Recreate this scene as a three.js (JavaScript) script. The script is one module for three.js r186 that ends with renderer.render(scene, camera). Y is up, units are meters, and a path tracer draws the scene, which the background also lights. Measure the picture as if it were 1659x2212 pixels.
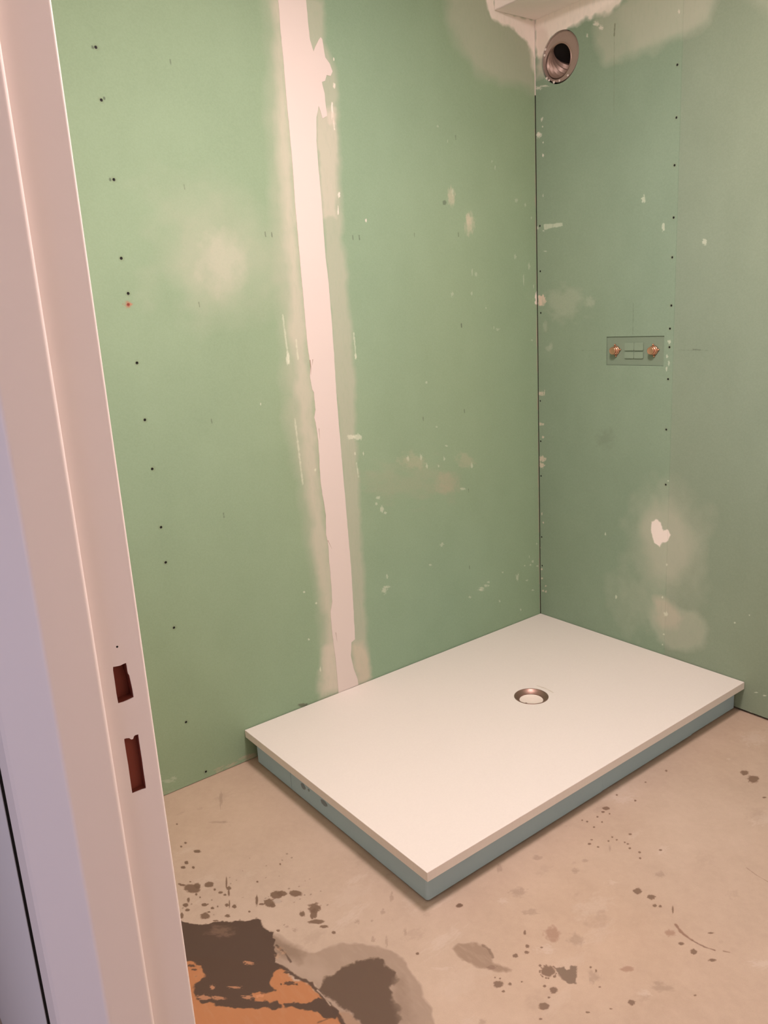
import * as THREE from 'three';
import { RectAreaLightUniformsLib } from 'three/addons/lights/RectAreaLightUniformsLib.js';
import { mergeGeometries } from 'three/addons/utils/BufferGeometryUtils.js';

// ---------------------------------------------------------------- camera, sky, lights, exposure
RectAreaLightUniformsLib.init();
const scene = new THREE.Scene();
const renderer = new THREE.WebGLRenderer({ antialias: true });
renderer.toneMapping = THREE.LinearToneMapping;
renderer.toneMappingExposure = 1.0;
renderer.shadowMap.enabled = true;
renderer.shadowMap.type = THREE.PCFSoftShadowMap;
const camera = new THREE.PerspectiveCamera(65.58, 1659 / 2212, 0.02, 50);
camera.position.set(-2.39, 1.3743, 2.1337);
camera.rotation.set(-0.24466, -0.64274, -0.05924, 'YXZ');

const SKY = new THREE.Color().setRGB(0.76, 0.76, 1.0);
scene.background = SKY.clone().multiplyScalar(0.45);
const LAMP = { x: -1.26, z: 1.22, size: 0.31, color: new THREE.Color().setRGB(0.92, 0.75, 0.75), power: 84, glow: 66 }; // flush ceiling lamp, seen only by its soft light
const HALL_DAYLIGHT = 1.4;

// ---------------------------------------------------------------- helpers
let seed = 7;
const rnd = () => { seed = (seed * 1664525 + 1013904223) >>> 0; return seed / 4294967296; };
const hash = (x, y) => { let h = Math.imul(x, 374761393) + Math.imul(y, 668265263) | 0; h = Math.imul(h ^ (h >>> 13), 1274126177); return ((h ^ (h >>> 16)) >>> 0) / 4294967296; };
function vnoise(x, y) {
  const ix = Math.floor(x), iy = Math.floor(y), fx = x - ix, fy = y - iy, sx = fx * fx * (3 - 2 * fx), sy = fy * fy * (3 - 2 * fy);
  const a = hash(ix, iy), b = hash(ix + 1, iy), c = hash(ix, iy + 1), d = hash(ix + 1, iy + 1);
  return (a + (b - a) * sx + (c - a) * sy + (a - b - c + d) * sx * sy) * 2 - 1;
}
const fbm = (x, y, o = 3) => { let s = 0, a = 0.5; for (let i = 0; i < o; i++) { s += a * vnoise(x, y); x = x * 2.03 + 17.1; y = y * 2.03 - 9.7; a *= 0.5; } return s; };
const small = (e) => [e[0], e[1], ...e.slice(2).map((v) => v * 0.7)];
const clamp01 = (v) => v < 0 ? 0 : v > 1 ? 1 : v;

// A painted surface in metres: colour (sRGB 0..255) and roughness, marks laid where they lie on the real surface.
class Surface {
  constructor(x0, y0, w, h, ppm, base, rough) {
    Object.assign(this, { x0, y0, w, h, ppm, W: Math.round(w * ppm), H: Math.round(h * ppm) });
    const n = this.W * this.H; this.c = new Float32Array(n * 3); this.r = new Float32Array(n);
    for (let j = 0, k = 0; j < this.H; j++) for (let i = 0; i < this.W; i++, k++) {
      const x = x0 + i / ppm, y = y0 + j / ppm, b = base(x, y);
      this.c[k * 3] = b[0]; this.c[k * 3 + 1] = b[1]; this.c[k * 3 + 2] = b[2]; this.r[k] = rough;
    }
  }
  each(xa, ya, xb, yb, f) {
    const i0 = Math.max(0, Math.floor((xa - this.x0) * this.ppm)), i1 = Math.min(this.W - 1, Math.ceil((xb - this.x0) * this.ppm));
    const j0 = Math.max(0, Math.floor((ya - this.y0) * this.ppm)), j1 = Math.min(this.H - 1, Math.ceil((yb - this.y0) * this.ppm));
    for (let j = j0; j <= j1; j++) for (let i = i0; i <= i1; i++) f(this.x0 + (i + 0.5) / this.ppm, this.y0 + (j + 0.5) / this.ppm, j * this.W + i);
  }
  mix(k, col, a, rough) {
    if (a <= 0) return;
    for (let q = 0; q < 3; q++) this.c[k * 3 + q] += (col[q] - this.c[k * 3 + q]) * a;
    if (rough !== undefined) this.r[k] += (rough - this.r[k]) * a;
  }
  // e: [x, y, ax, ay, bx, by] an ellipse with its two half axes
  spot(e, col, alpha, o = {}) {
    const [x, y] = e, [ax, ay, bx, by] = e.length > 4 ? e.slice(2) : [e[2], 0, 0, e[3]];
    const det = ax * by - ay * bx, soft = o.soft ?? 0.25, wob = o.wob ?? 0.18, ns = o.ns ?? 2.2, s = x * 31 + y * 57;
    const ex = (Math.abs(ax) + Math.abs(bx)) * 1.6, ey = (Math.abs(ay) + Math.abs(by)) * 1.6, grain = o.grain ?? 0;
    this.each(x - ex, y - ey, x + ex, y + ey, (px, py, k) => {
      const dx = px - x, dy = py - y, u = (dx * by - dy * bx) / det, v = (ax * dy - ay * dx) / det;
      const d = Math.hypot(u, v) + wob * fbm(u * ns + s, v * ns - s, 3) * 2;
      let a = clamp01((1 - d) / soft + 0.5) * alpha;
      if (grain) a *= clamp01(1 + grain * fbm(px * 220, py * 220, 3));
      this.mix(k, col, a, o.rough);
    });
  }
  poly(pts, col, alpha, o = {}) {
    const f = o.feather ?? 0.003, wob = o.wob ?? 0.004, ns = o.ns ?? 60, grain = o.grain ?? 0;
    let xa = 9, ya = 9, xb = -9, yb = -9; for (const [x, y] of pts) { xa = Math.min(xa, x); xb = Math.max(xb, x); ya = Math.min(ya, y); yb = Math.max(yb, y); }
    const g = f + wob;
    this.each(xa - g, ya - g, xb + g, yb + g, (px, py, k) => {
      let inside = false, best = 1e9;
      for (let i = 0, j = pts.length - 1; i < pts.length; j = i++) {
        const [x1, y1] = pts[i], [x2, y2] = pts[j];
        if ((y1 > py) !== (y2 > py) && px < (x2 - x1) * (py - y1) / (y2 - y1) + x1) inside = !inside;
        const dx = x2 - x1, dy = y2 - y1, t = clamp01(((px - x1) * dx + (py - y1) * dy) / (dx * dx + dy * dy + 1e-12)), ex = px - x1 - t * dx, ey = py - y1 - t * dy, dd = ex * ex + ey * ey;
        if (dd < best) best = dd;
      }
      let d = Math.sqrt(best) * (inside ? 1 : -1) + wob * 2 * fbm(px * ns, py * ns, 3);
      let a = clamp01(d / f + 0.5) * alpha;
      if (grain) a *= clamp01(1 + grain * fbm(px * 150 + 5, py * 40, 3));
      this.mix(k, col, a, o.rough);
    });
  }
  stroke(pts, width, col, alpha, o = {}) {
    const f = o.feather ?? width * 0.5, wob = o.wob ?? width * 0.3, ns = o.ns ?? 120, grain = o.grain ?? 0;
    let xa = 9, ya = 9, xb = -9, yb = -9; for (const [x, y] of pts) { xa = Math.min(xa, x); xb = Math.max(xb, x); ya = Math.min(ya, y); yb = Math.max(yb, y); }
    const g = width + f + wob;
    this.each(xa - g, ya - g, xb + g, yb + g, (px, py, k) => {
      let best = 1e9;
      for (let i = 1; i < pts.length; i++) {
        const [x1, y1] = pts[i - 1], [x2, y2] = pts[i], dx = x2 - x1, dy = y2 - y1, t = clamp01(((px - x1) * dx + (py - y1) * dy) / (dx * dx + dy * dy + 1e-12));
        best = Math.min(best, Math.hypot(px - x1 - t * dx, py - y1 - t * dy));
      }
      let a = clamp01((width / 2 - best + wob * 2 * fbm(px * ns, py * ns, 2)) / f + 0.5) * alpha;
      if (grain) a *= clamp01(1 + grain * fbm(px * 260, py * 260, 2));
      this.mix(k, col, a, o.rough);
    });
  }
  textures(withRough) {
    const { W, H, c, r } = this, n = W * H, data = new Uint8Array(n * 4);
    for (let k = 0; k < n; k++) { for (let q = 0; q < 3; q++) data[k * 4 + q] = Math.max(0, Math.min(255, Math.round(c[k * 3 + q]))); data[k * 4 + 3] = 255; }
    const finish = (t) => { t.magFilter = THREE.LinearFilter; t.minFilter = THREE.LinearFilter; t.wrapS = t.wrapT = THREE.MirroredRepeatWrapping; t.needsUpdate = true; return t; };
    const map = finish(new THREE.DataTexture(data, W, H)); map.colorSpace = THREE.SRGBColorSpace;
    let roughnessMap;
    if (withRough) {
      const rd = new Uint8Array(n * 4);
      for (let k = 0; k < n; k++) { const v = Math.round(r[k] * 255); rd[k * 4] = rd[k * 4 + 1] = rd[k * 4 + 2] = v; rd[k * 4 + 3] = 255; }
      roughnessMap = finish(new THREE.DataTexture(rd, W, H));
    }
    this.c = this.r = null;
    return { map, roughnessMap };
  }
}
function noiseTexture(size, fn) {
  const d = new Uint8Array(size * size * 4);
  for (let j = 0; j < size; j++) for (let i = 0; i < size; i++) { const v = Math.max(0, Math.min(255, Math.round(fn(i / size, j / size) * 255))), k = (j * size + i) * 4; d[k] = d[k + 1] = d[k + 2] = v; d[k + 3] = 255; }
  const t = new THREE.DataTexture(d, size, size); t.magFilter = t.minFilter = THREE.LinearFilter; t.wrapS = t.wrapT = THREE.MirroredRepeatWrapping; t.needsUpdate = true; return t;
}

const names = new Map();
const numbered = (n) => { const k = names.get(n) ?? 0; names.set(n, k + 1); return k ? n + '_' + String(k).padStart(3, '0') : n; };
function mesh(name, geo, mat, parent = scene) {
  const m = new THREE.Mesh(geo, mat); m.name = parent === scene ? numbered(name) : name; m.castShadow = m.receiveShadow = true; parent.add(m); return m;
}
function group(name, parent = scene) { const g = new THREE.Group(); g.name = parent === scene ? numbered(name) : name; parent.add(g); return g; }
const struct = (o, label, category) => { o.userData = { kind: 'structure', label, category }; return o; };
const thing = (o, label, category, g) => { o.userData = { label, category }; if (g) o.userData.group = g; return o; };
const box = (x0, x1, y0, y1, z0, z1) => new THREE.BoxGeometry(x1 - x0, y1 - y0, z1 - z0).translate((x0 + x1) / 2, (y0 + y1) / 2, (z0 + z1) / 2);
const shapeOf = (pts) => new THREE.Shape(pts.map(([x, y]) => new THREE.Vector2(x, y)));
const circlePts = (x, y, r, n = 14, ry = r) => Array.from({ length: n }, (_, i) => [x + r * Math.cos(i / n * 2 * Math.PI), y + ry * Math.sin(i / n * 2 * Math.PI)]);
const holePath = (pts) => new THREE.Path(pts.map(([x, y]) => new THREE.Vector2(x, y)));
// profile given as [x, z], raised from y0 to y1
function upright(pts, y0, y1) { const g = new THREE.ExtrudeGeometry(shapeOf(pts.map(([x, z]) => [x, -z])), { depth: y1 - y0, bevelEnabled: false, curveSegments: 8 }); g.rotateX(-Math.PI / 2); g.translate(0, y0, 0); return g; }
// outline given as [x, y] on a wall that faces +z, front face at z = front
function facingZ(pts, holes, front, depth) {
  const s = shapeOf(pts); for (const h of holes) s.holes.push(holePath(h));
  const g = new THREE.ExtrudeGeometry(s, { depth, bevelEnabled: false }); g.translate(0, 0, front - depth); return g;
}
// outline given as [z, y] on a wall that faces -x, front face at x = front
function facingX(pts, holes, front, depth) {
  const s = shapeOf(pts.map(([z, y]) => [z, y])); for (const h of holes) s.holes.push(holePath(h));
  const g = new THREE.ExtrudeGeometry(s, { depth, bevelEnabled: false }); g.translate(0, 0, -depth); // front at local z = 0
  g.rotateY(-Math.PI / 2); // local x -> z, local z -> -x
  g.translate(front, 0, 0); return g;
}
const rectPts = (x0, x1, y0, y1) => [[x0, y0], [x1, y0], [x1, y1], [x0, y1]];
function arc(cx, cy, r, a0, a1, n = 6) { return Array.from({ length: n + 1 }, (_, i) => { const a = a0 + (a1 - a0) * i / n; return [cx + r * Math.cos(a), cy + r * Math.sin(a)]; }); }
function uvFrom(geo, f) { const p = geo.attributes.position, uv = new Float32Array(p.count * 2); for (let i = 0; i < p.count; i++) { const [u, v] = f(p.getX(i), p.getY(i), p.getZ(i)); uv[i * 2] = u; uv[i * 2 + 1] = v; } geo.setAttribute('uv', new THREE.BufferAttribute(uv, 2)); return geo; }

// ---------------------------------------------------------------- dimensions (metres). Corner of the two green walls = origin, floor y = 0
const H = 2.5, ZMAX = 2.42, XR = -2.114, XHALL = -2.262;
const TOP = 0.1116, TX = -1.4, TZ = 0.8955, TT = 0.026;
const Z_STOP = 1.312, Z_REB = 1.300, X_STOP = -2.1675;

// ---------------------------------------------------------------- plasterboard surfaces
const FILL = [208, 200, 184], FILLW = [232, 224, 212], HAZE = [182, 184, 164], WHITE = [240, 231, 220], PENCIL = [70, 80, 66], SPECK = [214, 220, 198];
const screwsA = [[-1.5926,2.0495],[-1.5961,1.9304],[-1.5907,1.7448],[-1.5984,1.5525],[-1.5922,1.4636],[-1.5961,1.4353],[-1.593,1.2827],[-1.5918,1.1285],[-1.589,.9909],[-1.5855,.8215],[-1.5854,.7165],[-1.5859,.5157],[-1.5866,.2095],[-1.5439,.0225]];
const screwsB = [[.5738,2.0599],[.5759,1.9109],[.5743,1.7733],[.5764,1.6172],[.5756,1.4957],[.5773,1.3446],[.5746,1.2706],[.5749,1.2105],[.5732,1.1053],[.5717,.9348],[.576,.7431]];
const screwsCorner = [[.0157,1.6565],[.0159,1.494],[.0162,1.3409],[.0072,1.0045],[.0075,.8443],[.0081,.703],[.0099,.4471],[.0109,.3235]];

function greenBase(first, sx, second, seam = 0.5895) {
  return (x, y) => {
    const tone = second && x > seam ? second : first; // the next board comes from another batch
    const n = 4.5 * fbm(x * 2.3 + sx, y * 1.9, 3) + 3 * fbm(x * 14 + sx, y * 9, 2) + 2.2 * vnoise(x * 330, y * 330), w = 5 * fbm(x * 1.1 - sx, y * 0.9 + 3, 2);
    return [tone[0] + n + w, tone[1] + n + 0.2 * w, tone[2] + n - 0.7 * w];
  };
}
function wallLeftSurface() {
  const s = new Surface(-2.12, 0, 2.12, 2.5, 760, greenBase([140, 164, 132], 3, [139, 165, 135], -1.004), 0.88);
  // feathered filler on both sides of the taped joint
  const L = [[-1.09,2.2344],[-1.1174,1.8764],[-1.1316,1.4411],[-1.147,1.0828],[-1.1183,.7367],[-1.0818,.4583],[-1.0844,.1224],[-1.0167,.1246],[-1.0225,.3921],[-1.0393,.9206],[-1.0505,1.4384],[-1.0474,1.8816],[-1.0493,2.241]];
  s.poly(L, HAZE, 0.55, { feather: 0.05, wob: 0.012, ns: 14, grain: 0.25 });
  s.poly([[-1.069,2.2378],[-1.0943,1.8781],[-1.0995,1.4401],[-1.1024,1.0773],[-1.0889,.7306],[-1.0682,.4052],[-1.0936,.1257],[-1.0071,.1213],[-1.0225,.3921],[-1.0393,.9206],[-1.0505,1.4384],[-1.0474,1.8816],[-1.0493,2.241]], FILL, 0.5, { feather: 0.03, wob: 0.01, ns: 18, grain: 0.2 });
  s.poly([[-.9718,2.2536],[-.8994,2.2653],[-.9012,2.1562],[-.8705,2.0735],[-.8741,1.8945],[-.8878,1.7357],[-.8866,1.5451],[-.8815,1.1709],[-.8907,.8969],[-.8887,.6071],[-.898,.2346],[-.8974,.1098],[-.9686,.1078],[-.9605,.6718],[-.9601,1.2075],[-.9621,1.7591],[-.9711,2.0125]], HAZE, 0.7, { feather: 0.022, wob: 0.008, ns: 18, grain: 0.2 });
  s.poly([[-.9584,1.9765],[-.889,1.9768],[-.8861,1.8936],[-.9109,1.668],[-.9537,1.667]], FILL, 0.45, { feather: 0.012, wob: 0.006, ns: 30, grain: 0.2 });
  s.poly([[-1.0778,.2996],[-1.0367,.2952],[-1.0269,.1194],[-1.1134,.1155],[-1.1042,.2151]], FILL, 0.6, { feather: 0.03, wob: 0.01, ns: 25, grain: 0.2 });
  s.poly([[-.9656,.2645],[-.9262,.2609],[-.8907,.1969],[-.8866,.1151],[-.9542,.1116]], [208, 194, 174], 0.6, { feather: 0.025, wob: 0.008, ns: 25, grain: 0.2 });
  // sanded cloud and its core, left board
  s.spot([[-1.3112,1.5544,.1723,-.0009,-.0171,-.145]][0], HAZE, 0.36, { soft: 0.9, wob: 0.3, grain: 0.2 });
  s.spot([[-1.3091,1.5481,.0613,-.0004,-.0081,-.0691]][0], FILL, 0.3, { soft: 0.9, wob: 0.35, grain: 0.25 });
  s.spot([[-1.3492,1.5111,.0867,-.0015,-.0105,-.0877]][0], HAZE, 0.25, { soft: 0.9, wob: 0.35, grain: 0.3 });
  s.spot([[-1.4011,1.7046,.1251,.0043,-.009,-.0714]][0], HAZE, 0.12, { soft: 0.9, wob: 0.4, grain: 0.3 });
  // trowel streaks beside the joint
  for (const p of [[[-1.1275,1.3872],[-1.127,1.36],[-1.121,1.2426]], [[-1.0879,1.3097],[-1.0868,1.2538]], [[-1.1164,1.0718],[-1.112,.9617],[-1.1077,.8641]], [[-.8713,1.3174],[-.8687,1.2366]], [[-.8944,.8975],[-.8907,.8497]]]) s.stroke(p, 0.005, SPECK, 0.6, { feather: 0.004, grain: 0.8 });
  s.spot([[-1.1229,1.2567,.0065,-.0005,-.0017,-.0166]][0], SPECK, 0.7, { grain: 0.6 });
  for (const e of [[-.8925,1.7352,.0044,.0002,-.0006,-.0075],[-.9002,1.6875,.0022,.0001,-.0012,-.0137],[-.8831,2.0409,.0051,.0006,-.0007,-.0077],[-.8982,1.9657,.003,.0003,-.002,-.0228],[-.8789,2.1125,.0021,.0003,-.0004,-.0044],[-.7953,1.6622,.0032,.0001,-.0004,-.0049]]) s.spot(e, FILLW, 0.85, { soft: 0.3, wob: 0.35 });
  s.stroke([[-.8959,1.9916],[-.8954,1.9595],[-.8937,1.9208]], 0.004, FILLW, 0.9, { grain: 0.4 });
  s.poly([[-.9231,1.9698],[-.8902,1.96],[-.8882,1.9342],[-.9096,1.9324]], FILL, 0.6, { feather: 0.008, wob: 0.005, grain: 0.5 });
  for (const e of [[-.87,1.2441,.0055,-.0004,-.001,-.0117],[-.8837,.983,.0207,-.0029,-.0011,-.0138],[-.9097,.9866,.0185,-.0026,-.0009,-.0106],[-.8637,.9241,.0038,-.0006,-.0006,-.0077],[-.8975,.9292,.0037,-.0006,-.0006,-.0077],[-1.057,.9008,.0052,-.0009,-.0006,-.006],[-1.231,1.1308,.0031,-.0004,-.0006,-.0055],[-1.1369,.5071,.0052,-.0014,-.0005,-.0047],[-1.0948,.457,.0053,-.0015,-.0004,-.0048],[-1.1349,.3406,.0053,-.0016,-.0005,-.0048],[-1.1,.2205,.0036,-.0012,-.0012,-.0132]]) s.spot(small(e), SPECK, 0.7, { wob: 0.4, soft: 0.5, grain: 0.3 });
  // faint worn patch right of the joint
  s.spot([[-.6406,.782,.1646,-.0289,-.0036,-.0584]][0], [178, 168, 146], 0.22, { soft: 0.9, wob: 0.6, grain: 0.7 });
  s.spot([[-.4986,.7571,.0409,-.0072,-.0019,-.0379]][0], [190, 172, 150], 0.35, { soft: 0.8, wob: 0.4, grain: 0.5 });
  s.spot([[-.4028,.828,.0376,-.0059,-.0011,-.0243]][0], [200, 186, 160], 0.3, { soft: 0.8, wob: 0.4, grain: 0.5 });
  s.spot([[-.6564,.8679,.0464,-.0073,-.0015,-.0229]][0], [200, 186, 160], 0.3, { soft: 0.8, wob: 0.5, grain: 0.6 });
  for (const e of [[-.4265,1.7456,.015,.0005,-.0013,-.0268],[-.3436,1.6559,.0201,.0003,-.0013,-.0308],[-.3496,1.6726,.0111,.0002,-.0008,-.0184]]) s.spot(e, [206, 196, 172], 0.55, { soft: 0.8, wob: 0.4, grain: 0.4 });
  for (const e of [[-.4347,1.9201,.003,.0002,-.0003,-.0062],[-.2278,1.8692,.0044,.0003,-.0002,-.0051],[-.4197,1.7622,.0062,.0002,-.0008,-.0161],[-.1076,1.7441,.0106,.0004,-.0002,-.0092],[-.0282,1.6862,.0049,.0001,-.0001,-.0063],[-.0605,1.7302,.006,.0002,-.0002,-.0093],[-.1184,1.5479,.0083,0,-.0003,-.0118],[-.0437,1.5134,.0074,-.0001,-.0003,-.0161],[-.0752,1.4656,.0049,-.0001,-.0005,-.0242],[-.3203,1.4901,.0077,-.0001,-.0004,-.0092],[-.3392,1.498,.0038,-.0001,-.0006,-.0152],[-.439,1.4246,.0074,-.0002,-.0006,-.0113],[-.3449,1.4255,.0066,-.0002,-.0003,-.0077],[-.2758,1.3716,.0045,-.0002,-.0002,-.0047],[-.2371,1.299,.0046,-.0003,-.0003,-.008],[-.217,1.2918,.0117,-.0007,-.0002,-.0064],[-.0333,1.2414,.0088,-.0006,-.0001,-.0042],[-.0203,1.44,.005,-.0001,-.0002,-.009],[-.4771,1.9624,.0059,.0005,-.0003,-.0055],[-.213,1.8499,.0045,.0002,-.0003,-.0088]]) s.spot(small(e), SPECK, 0.38, { soft: 0.7, wob: 0.5, grain: 0.5 });
  for (const e of [[-.5064,.8504,.0067,-.001,-.0005,-.0101],[-.5342,.8295,.0049,-.0008,-.0003,-.0059],[-.4928,.8969,.0089,-.0013,-.0002,-.0042],[-.5358,.9708,.0065,-.0009,-.0002,-.0041],[-.5895,.8384,.0064,-.001,-.0006,-.0108],[-.3706,.8031,.0071,-.0011,-.0005,-.0122],[-.6745,.8787,.0072,-.0011,-.0008,-.0121],[-.6142,.8755,.0074,-.0011,-.0008,-.0131],[-.5345,.5327,.0113,-.0025,-.0005,-.0097],[-.3004,.3264,.0101,-.0026,-.0002,-.0057],[-.299,.3117,.005,-.0013,-.0002,-.0047],[-.3483,.3065,.0149,-.0039,-.0002,-.0047],[-.2412,.2309,.0058,-.0016,-.0002,-.0068],[-.0803,.2773,.0103,-.0026,-.0001,-.0045],[-.0646,.3751,.0034,-.0008,-.0001,-.0069],[-.0168,.3239,.0084,-.002,-.0001,-.0045],[-.0188,.4198,.007,-.0016,-.0001,-.0049],[-.0443,.3505,.0083,-.002,-.0001,-.0069],[-.0584,.339,.0069,-.0017,-.0001,-.0049],[-.0926,.3439,.0054,-.0013,-.0001,-.0039],[-.0465,.2258,.0098,-.0026,-.0001,-.005],[-.4015,.2913,.0085,-.0023,-.0002,-.0056],[-.2194,.3467,.0065,-.0016,-.0001,-.0048],[-.575,1.1321,.0063,-.0006,-.0003,-.0055],[-.1206,.1602,.0055,-.0015,-.0002,-.007],[-.4212,.724,.0151,-.0027,-.0003,-.007],[-.5944,.469,.0099,-.0024,-.0003,-.0053]]) s.spot(small(e), SPECK, 0.55, { soft: 0.7, wob: 0.5, grain: 0.4 });
  for (const e of [[-.8134,.7637,.0118,-.0022,-.0005,-.0064],[-.8005,.7203,.01,-.002,-.0011,-.0146],[-.8228,.7443,.0059,-.0011,-.0005,-.0064],[-.7875,.7045,.008,-.0016,-.0005,-.0065],[-.8007,.4368,.0184,-.0048,-.0005,-.0068],[-.7958,.4753,.0061,-.0015,-.0007,-.0101],[-.8118,.4259,.0163,-.0043,-.001,-.0136],[-.3393,.3086,.02,-.0053,-.0004,-.0095],[-.3138,.3153,.0151,-.0039,-.0003,-.0076],[-.1356,.3047,.0108,-.0027,-.0005,-.0197]]) s.spot(small(e), SPECK, 0.55, { soft: 0.7, wob: 0.5, grain: 0.3 });
  // filler spread under and beside the boxing
  s.poly([[-.435,2.3802],[-.2037,2.4196],[-.1952,2.3445],[.0084,2.3424],[.0047,2.1145],[-.0749,2.1287],[-.1798,2.1246],[-.2899,2.1552],[-.3722,2.2147],[-.4197,2.2896]], HAZE, 0.6, { feather: 0.05, wob: 0.018, ns: 12, grain: 0.18 });
  s.poly([[-.2371,2.4002],[-.1931,2.4076],[-.195,2.3515],[.0085,2.3512],[.0067,2.2355],[-.0174,2.2443],[-.048,2.2727],[-.1057,2.3082],[-.1626,2.3142],[-.2137,2.3206],[-.2347,2.3453]], WHITE, 0.97, { feather: 0.012, wob: 0.006, ns: 30, grain: 0.12 });
  s.poly([[-.0474,2.3021],[.0127,2.3106],[.0103,2.1607],[-.0182,2.2025]], WHITE, 0.6, { feather: 0.02, wob: 0.008, ns: 30, grain: 0.2 });
  // pencil ticks
  for (const [x, y] of [[-1.1633,1.6166],[-1.1418,1.6156],[-.8509,1.6102],[-.8257,1.6104],[-1.3999,1.7352],[-1.4,2.0404],[-1.3945,1.4274],[-1.3903,.8176],[-1.3957,1.0999],[-.399,1.3163],[-.3981,1.9343],[-.5987,1.6196],[-.4001,1.623],[-.4012,1.3164],[-.597,1.0071],[-.3992,1.0113],[-.3914,.7116],[-.3996,.4108]]) s.stroke([[x, y + 0.006], [x + 0.0006, y - 0.006]], 0.0022, PENCIL, 0.6, { feather: 0.002, grain: 0.6 });
  s.spot([[-.4593,1.7253,.0084,.0003,-.0004,-.0074]][0], [96, 112, 92], 0.6, {});
  // crushed paper edge at the corner gap
  for (let i = 0; i < 60; i++) { const y = 0.13 + rnd() * 1.95; s.spot([-0.002 - rnd() * 0.002, y, 0.003 + rnd() * 0.003, 0.004 + rnd() * 0.03], [176, 158, 140], 0.35, { soft: 0.7, wob: 0.4, grain: 0.6 }); }
  s.spot([[-.0019,1.3949,.0131,-.0005,-.0004,-.024]][0], FILLW, 0.9, { wob: 0.4 });
  s.spot([[-1.1782,.1167,.0177,-.0065,-.0006,-.0066]][0], [96, 104, 84], 0.8, { wob: 0.3 });
  // grime and smears along the floor
  for (let i = 0; i < 26; i++) s.spot([-2.0 + rnd() * 0.7, rnd() * 0.02, 0.006 + rnd() * 0.025, 0.002 + rnd() * 0.006], rnd() < 0.6 ? [168, 178, 150] : [190, 170, 146], 0.5, { wob: 0.5, soft: 0.6, grain: 0.5 });
  for (const e of [[-1.6997,.071,.0139,-.006,-.0012,-.0087],[-1.6664,.0432,.0177,-.0078,-.0007,-.005],[-1.6474,.0449,.0083,-.0036,-.0007,-.0051]]) s.spot(e, SPECK, 0.35, { soft: 0.7, wob: 0.4, grain: 0.4 });
  for (const [x, y] of screwsA) s.spot([x + 0.004 * (rnd() - 0.5), y, 0.0075, 0.0075], [128, 146, 116], 0.5, { soft: 0.6 });
  s.spot([[-1.5961,1.4353,.01,-.0004,-.001,-.0071]][0], [186, 110, 86], 0.75, { soft: 0.7, wob: 0.4 });
  for (const [x, y] of [[-1.6007,2.0484],[-1.5884,1.9354],[-1.6004,1.7444]]) s.spot([x, y, 0.003, 0.004], PENCIL, 0.6, {});
  return s.textures();
}
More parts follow.
